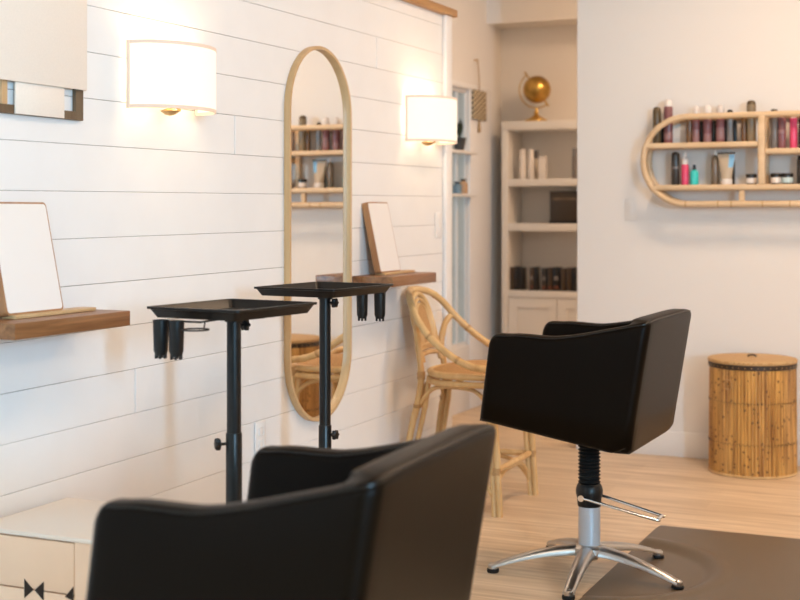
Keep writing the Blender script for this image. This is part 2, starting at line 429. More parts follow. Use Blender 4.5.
# ------------------------------------------------------------------ sconces
def sconce(yc, label):
    W, D, Z0, Z1 = .372, .146, 1.560, 1.762
    o = thing('wall_sconce', label, 'lamp', (.002, yc, Z0), 0, 'linen wall sconces')
    H = Z1-Z0
    def arc(d, w, n=28):
        return [(.014 + d*math.sin(PI*a/n)**.9, -w*math.cos(PI*a/n)) for a in range(n+1)]
    A = arc(D, W/2); B = arc(D-.003, W/2-.003)
    def band(z0, z1, A, B, mat, nm, lab=None):
        mb = MB()
        L0 = [[(a[0], a[1], z0), (a[0], a[1], z1), (b[0], b[1], z1), (b[0], b[1], z0)] for a, b in zip(A, B)]
        mb.loft(L0); q = mb.build(nm, mat, o)
        if lab: q['label'] = lab
    band(.008, H-.008, A, B, M['shade'], 'lamp_shade', 'glowing cream linen shade')
    A2 = arc(D+.0012, W/2+.0012); B2 = arc(D-.004, W/2-.004)
    band(0, .010, A2, B2, M['shadetrim'], 'shade_trim'); band(H-.010, H, A2, B2, M['shadetrim'], 'shade_trim')
    for s in (-1, 1): MB().box((.010, s*W/2-.004, 0), (.020, s*W/2+.004, H), .001).build('shade_frame', M['shadetrim'], o)
    mb = MB(); mb.box((0, -.055, .03), (.012, .055, .17), .004); mb.tube([(.012, 0, .05), (.07, 0, .05), (.07, 0, .0)], .006)
    mb.tube([(.07, -.085, .035), (.07, .085, .035)], .005)
    mb.build('back_plate', M['brass'], o)
    MB().lathe([(.004, -.012), (.016, -.009), (.024, -.003), (.032, .002), (.012, .010)], (.038, 0, 0), 20).build('finial', M['brass'], o)
    for s in (-1, 1):
        MB().lathe([(.008, .035), (.016, .05), (.024, .085), (.018, .112), (.006, .12)], (.07, s*.085, 0), 16).build('bulb', M['bulb'], o)
        l = bpy.data.lights.new('sconce_light', 'POINT'); l.energy = SCONCE_W; l.color = (1, .74, .46); l.shadow_soft_size = .03
        lo = bpy.data.objects.new('sconce_light', l); COL.objects.link(lo); lo.parent = o; lo.location = (.075, s*.085, .135)
    return o
SCONCE_W = 1.05
sconce(3.462, 'glowing linen wall sconce beside framed art, between art and mirror')
sconce(5.505, 'glowing linen wall sconce above the rattan stool near wall end')

# ------------------------------------------------------------------ wall mirror (stadium)
MY, MZ0, MZ1, MW = 4.507, .453, 1.882, .512
o = thing('wall_mirror', 'tall pill-shaped mirror in thin blond wood frame on shiplap', 'mirror', (.0015, MY, MZ0))
def stadium(w, h, n=24):
    r = w/2; P = []
    for k in range(n+1): a = PI*k/n; P.append((r*math.cos(a), h/2-r+r*math.sin(a)))
    for k in range(n+1): a = PI+PI*k/n; P.append((r*math.cos(a), -h/2+r+r*math.sin(a)))
    return P
HM = MZ1-MZ0
outer = stadium(MW, HM, 40); inner = stadium(MW-.026, HM-.026, 40)
mb = MB()
loops = []
for (yo, zo), (yi, zi) in zip(outer, inner):
    loops.append([(0, yo, zo+HM/2), (.022, yo, zo+HM/2), (.024, yo*.996, zo*.9985+HM/2), (.024, yi*1.004, zi*1.001+HM/2), (.022, yi, zi+HM/2), (0, yi, zi+HM/2)])
loops.append(loops[0]); mb.loft(loops, cap=False).build('frame', M['blond'], o)
mb = MB(); mb.loft([[(.003, y*1.005, z*1.002+HM/2) for y, z in inner], [(.007, y*1.005, z*1.002+HM/2) for y, z in inner]])
mb.build('mirror_glass', M['mirror'], o, smooth=False)

# ------------------------------------------------------------------ floating shelves and leaning panels
def fshelf(y0, y1, top, label):
    mb = MB(); mb.box((.001, y0, top-.041), (.182, y1, top), .002, 2)
    return tag(mb.build('floating_shelf', M['walnut']), label, 'shelf', 'floating walnut shelves')
fshelf(2.581, 3.056, .977, 'thick floating walnut shelf under the framed wall art')
fshelf(4.812, 5.262, .992, 'thick floating walnut shelf beside mirror, behind far tray stand')
def lean_panel(x, y, z, w, label, rz):
    o = thing('tabletop_panel', label, 'panel', (x, y, z), rz, 'leaning panels on the floating shelves')
    H, T = .295, .027
    lean = Matrix.Rotation(-math.radians(12), 4, 'Y')
    def rr(w, h, r, n=6):
        P = []
        for cx, cy, a0 in ((w/2-r, h-r, 0), (-w/2+r, h-r, PI/2), (-w/2+r, r, PI), (w/2-r, r, 1.5*PI)):
            for k in range(n+1): a = a0+PI/2*k/n; P.append((cx+r*math.cos(a), cy+r*math.sin(a)))
        return P
    up = Matrix.Translation((0, 0, .010)) @ lean
    P = rr(w, H, .012); Q = rr(w-.010, H-.010, .009)
    mb = MB(); mb.loft([[up @ Vector((-T, a, b)) for a, b in P], [up @ Vector((0, a, b)) for a, b in P]])
    mb.build('wood_body', M['maple'], o)
    mb = MB(); mb.loft([[up @ Vector((0, a, b+.005)) for a, b in Q], [up @ Vector((.0012, a, b+.005)) for a, b in Q]])
    mb.build('face', M['panel'], o)['label'] = 'blank off-white face'
    mb = MB(); mb.box((-.035, -w/2+.02, 0), (.012, w/2+.125, .0095), .002)
    mb.build('base', M['blond'], o)
    return o
lean_panel(.088, 5.000, .9925, .200, 'blank white panel with wooden body on shelf beside mirror', 0)
lean_panel(.088, 2.775, .9775, .225, 'blank white panel with wooden rim on shelf below framed art', 0)

# ------------------------------------------------------------------ wall art (layered canvas and wood bars)
o = thing('wall_art', 'layered beige canvas and dark wood wall art beside sconce', 'art', (.0015, 2.685, 1.508))
mb = MB(); ye = 3.068-2.685; yl = -.40
mb.box((0, ye-.034, 0), (.012, ye, .70), .001); mb.box((0, yl, 0), (.012, yl+.034, .70), .001)
mb.box((0, yl+.034, 0), (.012, ye-.034, .024), .001); mb.box((0, yl+.034, .676), (.012, ye-.034, .70), .001)
mb.build('outer_frame', M['artdark'], o, smooth=False)
mb = MB()
for y in (.045, -.22): mb.box((.002, y, .024), (.0115, y+.022, .676), .001)
mb.build('inner_bar', M['artlight'], o, smooth=False)
MB().box((.0175, yl-.002, .085), (.024, ye+.002, .615), .002).build('canvas_panel', M['canvas'], o)
MB().box((.0122, .092, .001), (.017, .293, .092), .001).build('small_panel', M['canvas'], o)
MB().box((.0122, -.30, .001), (.017, -.08, .092), .001).build('small_panel', M['canvas'], o)
MB().box((.0122, .069, .6155), (.017, .262, .699), .001).build('small_panel', M['canvas'], o)

# ------------------------------------------------------------------ drawer cabinet at lower left
o = thing('drawer_cabinet', 'low pale cabinet with dark bow-tie drawer cutouts under walnut shelf', 'cabinet', (.016, 2.645, 0))
CW, CD, CH = .36, .35, .457
mb = MB(); mb.box((0, .001, .0), (CW, CD, CH-.012), .001); mb.box((0, 0, 0), (.02, .012, CH-.012)); mb.box((CW-.055, -.012, 0), (CW, .002, CH-.012), .001)
mb.build('body', M['cabinet'], o, smooth=False)
MB().box((-.001, -.014, CH-.012), (CW+.002, CD+.001, CH), .002).build('top', M['cabinet_top'], o)
for z0_, z1_ in ((.172, .313), (.317, .441), (.025, .168)):
    MB().box((.001, -.012, z0_), (CW-.057, .0005, z1_), .0012).build('drawer', M['cabinet'], o)
zs = .315; q = -.0132
for tri in ([(.152, zs+.024), (.152, zs-.024), (.180, zs)], [(.212, zs+.024), (.212, zs-.024), (.184, zs)], [(CW-.058, zs+.022), (CW-.058, zs-.012), (CW-.083, zs-.006)], [(.002, zs+.022), (.002, zs-.022), (.028, zs)]):
    MB().prism([(a, q, b) for a, b in tri], (0, .0015, 0)).build('cutout', M['dark'], o, smooth=False)

# ------------------------------------------------------------------ rolling tray stands
def tray_stand(x, y, rz, label, cups_side, knob_ang, seam, lowknob, k_=1.0):
    o = thing('tray_stand', label, 'tray stand', (x, y, 0), rz, 'salon tray stands')
    H = 1.011; A, B = .1425*k_, .174*k_
    # tray: hollow tapered pan
    mb = MB()
    def rr(a, b, z, r=.015, n=5):
        P = []
        for sx, sy, a0 in ((1, 1, 0), (-1, 1, PI/2), (-1, -1, PI), (1, -1, 1.5*PI)):
            for k in range(n+1): t = a0+PI/2*k/n; P.append((sx*(a-r)+r*math.cos(t), sy*(b-r)+r*math.sin(t), z))
        return P
    mb.loft([rr(A-.018, B-.018, H-.028), rr(A-.006, B-.006, H-.007), rr(A, B, H-.006), rr(A, B, H), rr(A-.008, B-.008, H), rr(A-.010, B-.010, H-.004), rr(A-.022, B-.022, H-.023)])
    mb.build('tray', M['tray'], o)
    MB().lathe([(.0187, seam-.05), (.0187, H-.034)], seg=24).build('inner_pole', M['blacksteel'], o)
    MB().lathe([(.0212, .10), (.0212, seam), (.020, seam+.003)], seg=24).build('outer_pole', M['blacksteel'], o)
    MB().lathe([(.024, H-.045), (.026, H-.0285), (.026, H-.028)], seg=24).box((-.09, -.015, H-.034), (.09, .015, H-.0282), .002).build('mount_plate', M['blacksteel'], o)
    def knob(ang, z, d0):
        mb = MB(); u = Vector((math.cos(ang-rz), math.sin(ang-rz), 0)); v = Vector((-u.y, u.x, 0))
        mb.tube([u*d0+Vector((0, 0, z)), u*(d0+.016)+Vector((0, 0, z))], .004, 8)
        R = Matrix((( u.x, v.x, 0, u.x*(d0+.014)), (u.y, v.y, 0, u.y*(d0+.014)), (0, 0, 1, z), (0, 0, 0, 1)))
        prof = []
        n = 48
        def ring(xx, s): return [R @ Vector((xx, s*(.0145+.0022*math.cos(6*2*PI*k/n))*math.cos(2*PI*k/n), s*(.0145+.0022*math.cos(6*2*PI*k/n))*math.sin(2*PI*k/n))) for k in range(n)]
        mb.loft([ring(0, .7), ring(.003, 1), ring(.012, 1), ring(.015, .75)])
        mb.build('knob', M['black'], o)
    knob(knob_ang, H-.056, .0187); knob(lowknob, seam-.025, .0212)
    # cup holders on a wire bracket
    Zc = .980
    mbw = MB()
    pts, cups, ring_c = cups_side
    mbw.tube([(p[0], p[1], Zc) for p in pts], .0025, 6)
    if ring_c:
        mbw.tube([(ring_c[0]+.032*math.cos(2*PI*k/24), ring_c[1]+.032*math.sin(2*PI*k/24), Zc-.016) for k in range(24)], .002, 6, closed=True)
        mbw.tube([(ring_c[0], ring_c[1]+.032, Zc-.016), (ring_c[0], ring_c[1]+.036, Zc)], .002, 6)
    mbw.build('wire_bracket', M['blacksteel'], o)
    for cx, cy in cups:
        mb = MB()
        mb.lathe([(.0135, -.088), (.0180, -.076), (.0195, -.010), (.0200, 0), (.0170, 0), (.0160, -.07), (.012, -.084)], (cx, cy, Zc+.002), 24)
        for k in range(6):
            a = 2*PI*k/6; mb.box((-.003, -.003, 0), (.003, .003, .012), .001, 1, Matrix.Translation((cx+.0125*math.cos(a), cy+.0125*math.sin(a), Zc-.094)))
        mb.build('tool_cup', M['black'], o)
    # five-leg caster base
    for k in range(5):
        a = 2*PI*k/5+.3
        mb = MB(); mb.tube([(.015*math.cos(a), .015*math.sin(a), .115), (.11*math.cos(a), .11*math.sin(a), .095), (.19*math.cos(a), .19*math.sin(a), .065)], [.016, .013, .010], 10, smooth=4)
        lg = mb.build('leg', M['blacksteel'], o)
        mb = MB(); R = Matrix.Translation((.19*math.cos(a), .19*math.sin(a), .024)) @ Matrix.Rotation(a, 4, 'Z') @ Matrix.Rotation(PI/2, 4, 'X')
        mb.lathe([(.018, -.014), (.024, -.010), (.024, .010), (.018, .014)], (0, 0, 0), 18, R)
        mb.tube([(.19*math.cos(a), .19*math.sin(a), .04), (.19*math.cos(a), .19*math.sin(a), .07)], .006, 8)
        mb.build('caster', M['rubber'], lg)
    MB().lathe([(.03, .085), (.034, .10), (.030, .13), (.022, .14)], seg=24).build('hub', M['blacksteel'], o)
    return o
tray_stand(.566, 2.972, math.radians(-5.5), 'black tray stand between the foreground chair and shiplap wall', ([(-.09, -.200), (.0, -.200), (.045, -.195), (.02, -.02)], [(-.072, -.205), (-.023, -.205)], (.051, -.222)), math.radians(75), .675, math.radians(225), 1.03)
tray_stand(.372, 3.860, math.radians(-5), 'black tray stand in front of the pill-shaped mirror', ([(0, .02), (.03, .15), (.13, .165)], [(.047, .158), (.105, .176)], None), math.radians(-12), .552, math.radians(-12), 1.09)

# ------------------------------------------------------------------ salon chairs
def salon_chair(x, y, rz, dz, zf, base_rot, label, pit=0., xf=-.246):
    """faces -x in its own frame; dz lifts the upholstered part; zf floor contact lift"""
    o = thing('salon_chair', label, 'chair', (x, y, 0), rz, 'black salon chairs')
    W, TA, TB = .31, .070, .078
    xr, R = .258, .032
    def lerp(a, b, t): return a+(b-a)*t
    TOPX = [(-.26, .806), (-.235, .838), (-.19, .846), (-.15, .8455), (-.11, .843), (-.063, .841), (-.02, .845), (.04, .855), (.10, .868), (.16, .8815), (.21, .8925), (.258, .900)]
    def top(px):
        px = max(px, -.2)
        for (a, za), (b, zb) in zip(TOPX, TOPX[1:]):
            if px <= b: return lerp(za, zb, (px-a)/(b-a))
        return TOPX[-1][1]
    def shear(px, z):
        t = (px-xf)/(xr-xf); return px + (z-.69)*lerp(.13, .165, max(0, min(1, t)))
    def bot(px): t = (px-xf)/(xr-xf); return lerp(.548, .466, t)
    path = []   # (xo, yo, kind)
    n1 = 22
    for k in range(n1+1): path.append((lerp(xf, xr-R, k/n1), -W))
    for k in range(1, 9): a = -PI/2+PI/2*k/8; path.append((xr-R+R*math.cos(a), -W+R+R*math.sin(a)))
    n2 = 14
    for k in range(1, n2): path.append((xr, lerp(-W+R, W-R, k/n2)))
    for k in range(0, 9): a = PI/2*k/8; path.append((xr-R+R*math.cos(a), W-R+R*math.sin(a)))
    for k in range(1, n1+1): path.append((lerp(xr-R, xf, k/n1), W))
    loops = []; crest = []
    def station(xo, yo, inset=0., dtop=0., xpush=0.):
        xi = min(xo, xr-TB); yi = max(-W+TA, min(W-TA, yo))
        v = Vector((xi-xo, yi-yo)); L = v.length; v = v/L
        t0, t1 = inset, L-inset
        cx = math.sqrt(max(0, 1-((yo/W)**2)))*0
        zt = top(xo) - dtop
        zb = bot(xo)
        if xo > xr-R: zt += .009*(1-(yo/W)**6)
        # rounded bottom rear corners
        dc = min(math.hypot(xo-xr, yo+W), math.hypot(xo-xr, yo-W))
        if dc < .07: zb += .035*(1-dc/.07)**2
        rt = min(.022, L/2-inset-.002); rb = .014
        prof = [(t0, zb+rb), (t0, lerp(zb, zt, .25)), (t0, lerp(zb, zt, .5)), (t0, lerp(zb, zt, .75))]
        for k in range(5): a = PI/2*k/4; prof.append((t0+rt*(1-math.cos(a)), zt-rt+rt*math.sin(a)))
        for k in range(5): a = PI/2*k/4; prof.append((t1-rt*(1-math.sin(a)) , zt-rt+rt*math.cos(a)))
        prof += [(t1, lerp(zb, zt, .5)), (t1, zb+rb), (t1-rb, zb), (t0+rb, zb)]
        pts = []
        for t, z in prof:
            px = xo+v.x*t+xpush; py = yo+v.y*t
            pts.append((shear(px, z), py, z+dz+pit*px))
        return pts
    r = .030
    for k in range(5):
        a = PI/2*(1-k/5); i = r*(1-math.cos(a)); loops.append(station(xf, -W, i, .040*(1-math.sin(PI/2-a)), -r*math.sin(a)))
    for (px, py) in path: loops.append(station(px, py))
    for k in range(4, -1, -1):
        a = PI/2*(1-k/5); i = r*(1-math.cos(a)); loops.append(station(xf, W, i, .040*(1-math.sin(PI/2-a)), -r*math.sin(a)))
    MB().loft(loops).build('shell', M['leather'], o, angle=60)
    # piping along the two top edges
    for idx, nm in ((6, 'piping'), (11, 'piping')):
        pts = [Vector(l[idx])+Vector((0, 0, .0005)) for l in loops[4:-4]]
        MB().tube(pts, .0022, 6).build(nm, M['piping'], o)
    # seat cushion and under-board
    def slab(x0, x1, zb0, zt0, yw, nm, mat, bev):
        mb = MB(); mb.box((x0, -yw, 0), (x1, yw, zt0-zb0), bev, 4)
        for v in mb.bm.verts:
            z = v.co.z; q = bot(v.co.x)+zb0+z; v.co.z = q+dz+pit*v.co.x; v.co.x = shear(v.co.x, q)
        return mb.build(nm, mat, o)
    slab(xf-.01, xr-TB-.002, .012, .14, W-TA-.002, 'seat_cushion', M['leather'], .03)
    slab(xf+.02, xr-.02, .002, .0115, W-TA+.02, 'seat_board', M['black'], .002)
    # column
    sb = bot(0)+dz
    MB().lathe([(.10, sb-.012), (.10, sb+.001)], seg=24).build('mounting_plate', M['black'], o)
    MB().lathe([(.0378, .098), (.0378, .240)], seg=32).build('column', M['greysteel'], o)
    MB().lathe([(.039, .233), (.041, .238), (.0425, .262), (.047, .278), (.047, .290), (.043, .304), (.0375, .312)], seg=32).build('collar', M['black'], o)
    prof = [(.033, .311)]; z = .311; top_ = sb-.013; nb = max(4, int((top_-z)/.012)); st = (top_-z)/nb
    for k in range(nb): prof += [(.0325, z+st*k+.0005), (.0395, z+st*(k+.5)), (.0325, z+st*(k+1)-.0005)]
    MB().lathe(prof, seg=32).build('bellows', M['rubber'], o)
    mb = MB()
    mb.tube([(-.012, -.052, .268), (.02, -.052, .263), (.232, -.036, .217), (.246, -.022, .216), (.246, .025, .216), (.232, .038, .217), (.02, .052, .263), (-.012, .052, .268)], .0055, 10, smooth=4)
    p_ = mb.build('pump_lever', M['chrome'], o)
    for s in (-1, 1): MB().lathe([(.011, -.006), (.012, 0), (.011, .006)], seg=18, mat=Matrix.Translation((-.012, s*.054, .268)) @ Matrix.Rotation(PI/2, 4, 'X')).build('pivot_bolt', M['chrome'], p_)
    # star base
    MB().lathe([(.030, .050), (.034, .056), (.030, .060), (.052, .066), (.060, .074), (.058, .092), (.046, .101), (.034, .103)], seg=40).build('hub', M['alu'], o)
    for k in range(5):
        a = base_rot-rz+2*PI*k/5; ca, sa = math.cos(a), math.sin(a)
        loops_ = []
        for t in [i/12 for i in range(13)]:
            r_ = .030+t*.308; w = lerp(.031, .019, t**.8); zt = .101-.071*t**1.7; h = lerp(.034, .013, t)
            P = []
            for (q, hh) in ((-1, -1), (-1, -.35), (-.86, .35), (-.55, .85), (0, 1), (.55, .85), (.86, .35), (1, -.35), (1, -1), (.72, -1), (.62, -.1), (0, .25), (-.62, -.1), (-.72, -1)):
                zz = zt - h/2 + hh*h/2; yy = q*w
                P.append((r_*ca-yy*sa, r_*sa+yy*ca, zz))
            loops_.append(P)
        mb = MB(); mb.loft(loops_)
        mb.lathe([(.016, .0145), (.017, .027), (.012, .032), (.004, .033)], (.333*ca, .333*sa, 0), 16)
        lg = mb.build('leg', M['alu'], o)
        zg = zf[k]
        MB().lathe([(.019, zg), (.021, zg+.003), (.021, .0125), (.014, .0145)], (.333*ca, .333*sa, 0), 20).build('glide', M['rubber'], lg)
    return o
MATX0, MATX1, MATY0, MATY1, MATT = 1.145, 2.06, 3.68, 5.215, .020
RECC = (1.10, 4.53); RECR = .405
B0 = math.radians(-13.5)
salon_chair(1.085, 4.47, math.radians(-1), 0, [.0045, .0045, .0005, .0005, .0005], B0, 'empty black leather salon chair in full view beside floor mat')
salon_chair(1.207, 2.135, .038, -.072, [.0005]*5, B0, 'blurred black leather salon chair cropped in the near foreground', .034, -.222)

# ------------------------------------------------------------------ anti-fatigue mat with round recess
mb = MB()
nx, ny = 74, 124
def matpt(u, v):
    x = MATX0+(MATX1-MATX0)*u; y = MATY0+(MATY1-MATY0)*v
    return x, y
def mat_h(x, y):
    d = math.hypot(x-RECC[0], y-RECC[1]); t = max(0, min(1, (d-RECR+.045)/.045)); t = t*t*(3-2*t)
    h = .004+(MATT-.004)*t
    if RECR-.01 < d < RECR+.05: h += .005*math.sin(PI*(d-RECR+.01)/.06)
    e = min(x-MATX0, MATX1-x, y-MATY0, MATY1-y)
    eb = min(MATX1-x, y-MATY0, MATY1-y, (x-MATX0) if d > RECR-.05 else 1)
    return h*max(.15, min(1, (max(0, eb)/.028)**.6)) if eb < .028 else h
grid = []
rc = .05
for i in range(nx+1):
    row = []
    for j in range(ny+1):
        x, y = matpt(i/nx, j/ny)
        # round the plan corners
        cx = max(MATX0+rc, min(MATX1-rc, x)); cy = max(MATY0+rc, min(MATY1-rc, y))
        dx, dy = x-cx, y-cy; l = max(abs(dx), abs(dy)); h_ = math.hypot(dx, dy)
        if dx and dy and h_ > 0: x = cx+dx*l/h_; y = cy+dy*l/h_
        row.append(mb.bm.verts.new((x, y, mat_h(x, y))))
    grid.append(row)
for i in range(nx):
    for j in range(ny): mb.bm.faces.new((grid[i][j], grid[i+1][j], grid[i+1][j+1], grid[i][j+1]))
border = [grid[i][0] for i in range(nx+1)]+[grid[nx][j] for j in range(1, ny+1)]+[grid[i][ny] for i in range(nx-1, -1, -1)]+[grid[0][j] for j in range(ny-1, 0, -1)]
low = [mb.bm.verts.new((v.co.x, v.co.y, .0005)) for v in border]
for k in range(len(border)): mb.bm.faces.new((border[k], border[(k+1) % len(border)], low[(k+1) % len(border)], low[k]))
mb.bm.faces.new(low)
tag(mb.build('floor_mat', M['mat'], angle=35), 'taupe cushioned mat with round chair recess on oak floor', 'mat')

# ------------------------------------------------------------------ rattan stool
o = thing('rattan_stool', 'rattan bistro stool with woven seat against shiplap wall end', 'stool', (.32, 5.37, 0))
def S(x, y, z): return (x-.32, y, z)
RT = M['rattan']
SW = .225
# front legs (double rods) and back legs
for s in (-1, 1):
    mb = MB(); yy = s*.225
    mb.tube([S(.47, yy*.95, .57), S(.497, yy, .30), S(.515, s*.232, .0)], .0135, 12, smooth=6, node=.17)
    mb.tube([S(.445, yy*.90, .56), S(.472, yy*.97, .30), S(.492, s*.232, .0)], .0115, 12, smooth=6, node=.21)
    mb.build('leg', RT, o)
for s in (-1, 1):
    mb = MB()
    mb.tube([S(.128, s*.190, .785), S(.112, s*.158, .745), S(.108, s*.128, .66), S(.122, s*.132, .555), S(.115, s*.145, .45), S(.085, s*.162, .30), S(.050, s*.180, 0)], .0140, 12, smooth=6, node=.16)
    mb.tube([S(.155, s*.120, .55), S(.140, s*.132, .42), S(.098, s*.150, .20), S(.078, s*.168, 0)], .0112, 12, smooth=6, node=.2)
    mb.build('leg', RT, o)
# seat rims
def taper(c_): return 1-.36*max(0, -c_)**1.5
def rim(z, a, b, r, nm):
    pts = []
    for k in range(40):
        t = 2*PI*k/40; c_, s_2 = math.cos(t), math.sin(t)
        e = .62
        pts.append(S(.33+a*abs(c_)**e*(1 if c_ > 0 else -1), taper(c_)*b*abs(s_2)**e*(1 if s_2 > 0 else -1), z))
    return MB().tube(pts, r, 12, closed=True).build(nm, RT, o)
rim(.566, .192, .232, .0145, 'seat_rim'); rim(.533, .196, .234, .0135, 'seat_rim')
# woven domed seat
mb = MB(); rings = []
for k in range(9):
    f = 1-k/8
    ring = []
    for j in range(40):
        t = 2*PI*j/40; c_, s_2 = math.cos(t), math.sin(t); e = .62+.38*(1-f)
        ring.append(S(.33+.190*f*abs(c_)**e*(1 if c_ > 0 else -1), .230*taper(c_)*f*abs(s_2)**e*(1 if s_2 > 0 else -1), .572+.036*(1-f**2.2)) if f > 0 else S(.33+.002*c_, .002*s_2, .608))
    rings.append(ring)
bott = [(p_[0], p_[1], p_[2]-.015) for p_ in rings[0]]
mb.loft([bott]+rings).build('seat', M['cane'], o)
# wrap-around arm hoop
hoop_half = [(.505, .222, .575), (.47, .240, .600), (.40, .249, .612), (.335, .246, .635), (.262, .238, .678), (.198, .226, .727), (.140, .204, .788), (.096, .172, .848), (.060, .124, .889), (.036, .064, .905)]
hoop = [S(a, -b, c) for a, b, c in hoop_half]+[S(.030, 0, .909)]+[S(a, b, c) for a, b, c in hoop_half[::-1]]
MB().tube(hoop, .0152, 14, smooth=6, node=.19).build('arm_hoop', RT, o)
# back arch rings and cane inset
def arch(w, zb, zt, x0, x1, r, nm):
    pts = [S(x0, -w, zb)]
    for k in range(17):
        a = PI-PI*k/16; pts.append(S(x1-(x1-x0)*0, w*math.cos(a), zt-w*1.1+w*1.1*math.sin(a)))
    pts.append(S(x0, w, zb))
    # lean: x goes from x0 at zb to x1 at zt
    pts = [(x0-.32+(x1-x0)*(p_[2]-zb)/(zt-zb), p_[1], p_[2]) for p_ in pts]
    return MB().tube(pts, r, 10, smooth=2, node=.2).build(nm, RT, o)
arch(.098, .60, .890, .118, .044, .0115, 'back_arch'); arch(.072, .66, .866, .104, .052, .0085, 'inner_arch'); arch(.056, .66, .846, .106, .056, .007, 'inner_arch')
pts = [(-.054, .66), (.054, .66)]
for k in range(17): a = PI*k/16; pts.append((.054*math.cos(a), .846-.060+.060*math.sin(a)))
mb = MB(); P3 = [S(.106+(.056-.106)*(z-.66)/.182, y, z) for y, z in pts]
mb.prism(P3, (.004, 0, .001)).build('cane_back', M['cane'], o, smooth=False)
mb = MB()
for z_, r_ in ((.672, .0095), (.655, .0095), (.632, .011)):
    xx = .104+(.118-.104)*(.66-z_)/.1; mb.tube([S(xx, -.126, z_-.004), S(xx-.006, 0, z_+.006), S(xx, .126, z_-.004)], r_, 10, smooth=6)
mb.build('back_rail', RT, o)
# braces under the seat and footrest frame
FZ = .185
mb = MB()
corners = [(.492, -.229), (.492, .229), (.085, .165), (.085, -.165)]
for (a, b) in zip(corners, corners[1:]+corners[:1]):
    mb.tube([S(a[0], a[1], FZ), S(b[0], b[1], FZ)], .0125, 10, node=.15)
mb.build('footrest', RT, o)
def brace(p, q, dz, up, nm='brace'):
    P = Vector(S(*p)); Q = Vector(S(*q)); m = (P+Q)/2
    d = Q-P
    pts = [P, P+d*.10+Vector((0, 0, dz*.55)), P+d*.25+Vector((0, 0, dz*.93)), m+Vector((0, 0, dz)), P+d*.75+Vector((0, 0, dz*.93)), P+d*.90+Vector((0, 0, dz*.55)), Q]
    MB().tube(pts, .009, 10, smooth=5).build(nm, RT, o)
brace((.115, -.140, .415), (.478, -.218, .415), .098, 1); brace((.115, .140, .415), (.478, .218, .415), .098, 1)
brace((.478, -.215, .415), (.478, .215, .415), .098, 1); brace((.12, -.135, .415), (.12, .135, .415), .098, 1)
brace((.487, -.222, .07), (.487, .222, .07), .098, 1); brace((.075, -.170, .07), (.075, .170, .07), .098, 1)
brace((.085, -.172, .07), (.490, -.226, .07), .098, 1); brace((.085, .172, .07), (.490, .226, .07), .098, 1)
# cane bindings at the joints
def bind(p, d, r, L=.03):
    d = Vector(d).normalized(); P = Vector(S(*p)); MB().tube([P-d*L/2, P+d*L/2], r, 12).build('binding', M['binding'], o)
for s in (-1, 1):
    bind((.500, s*.229, FZ), (0, 0, 1), .0185, .028); bind((.122, s*.132, .55), (0, 0, 1), .0175, .034); bind((.47, s*.215, .55), (0, 0, 1), .019, .04)
    bind((.198, s*.226, .727), (.66, -s*.14, -.6), .0168, .014); bind((.335, s*.246, .635), (.8, 0, -.45), .0168, .012)
    bind((.073, s*.168, FZ), (0, 0, 1), .0185, .028); bind((.110, s*.148, .42), (0, 0, 1), .0165, .016)

# ------------------------------------------------------------------ bamboo hamper
o = thing('bamboo_hamper', 'round bamboo slat hamper with flat woven lid at back wall', 'basket', (1.297, 6.553, 0))
mb = MB(); R0 = .203; NS = 78; seg = NS*4
rings = []
zs = [.012]+[.012+.508*k/10 for k in range(1, 11)]
for z in zs:
    rr = []
    for k in range(seg):
        a = 2*PI*k/seg; ph = (k % 4)/4; s_i = k//4
        ri = R0*(1-.018*(z/.52)) + (.0050*math.sqrt(math.sin(PI*ph)) if ph else 0) + .0012*math.sin(s_i*12.9898)
        rr.append((ri*math.cos(a), ri*math.sin(a), z))
    rings.append(rr)
mb.loft(rings).build('body', M['bamboo'], o, angle=30)
mb = MB()
def zig(z, amp, r):
    P = []
    n = 120
    for k in range(n): a = 2*PI*k/n; q = z+(amp if k % 2 else -amp); rad = R0+.0048; P.append((rad*math.cos(a)*(1-.018*z/.52), rad*math.sin(a)*(1-.018*z/.52), q))
    mb.tube(P, r, 5, closed=True)
zig(.155, .005, .0011); zig(.35, .004, .0010)
mb.build('stitching', M['darkband'], o)
MB().tube([(.204*math.cos(2*PI*k/64), .204*math.sin(2*PI*k/64), .0065) for k in range(64)], .006, 8, closed=True).build('bottom_rim', M['rattan'], o)
lid = MB().lathe([(.20, .528), (.209, .530), (.211, .540), (.207, .547), (.19, .550), (.10, .553), (.0, .553)][:-1]+[(.001, .553)], seg=64).build('lid', M['lid'], o)
MB().lathe([(.2035, .505), (.2075, .508), (.2075, .527), (.2035, .529)], seg=64).build('lid_band', M['darkband'], lid)
for k in range(44): a = 2*PI*k/44; MB().sphere((.2078*math.cos(a), .2078*math.sin(a), .517), .0026, 8).build('band_stud', M['lid'], lid)
MB().tube([(-.02, -.01, .553), (-.012, -.01, .561), (.012, -.01, .561), (.02, -.01, .553)], .004, 8, smooth=3).build('handle', M['darkband'], lid)
mb = MB(); da = math.radians(-113); u = Vector((math.cos(da), math.sin(da), 0)); t_ = Vector((-u.y, u.x, 0))
P = [u*.209+t_*.021*math.cos(2*PI*k/24)+Vector((0, 0, .435+.024*math.sin(2*PI*k/24))) for k in range(24)]
mb.tube(P, .0028, 6, closed=True); mb.build('ring_pull', M['binding'], o)

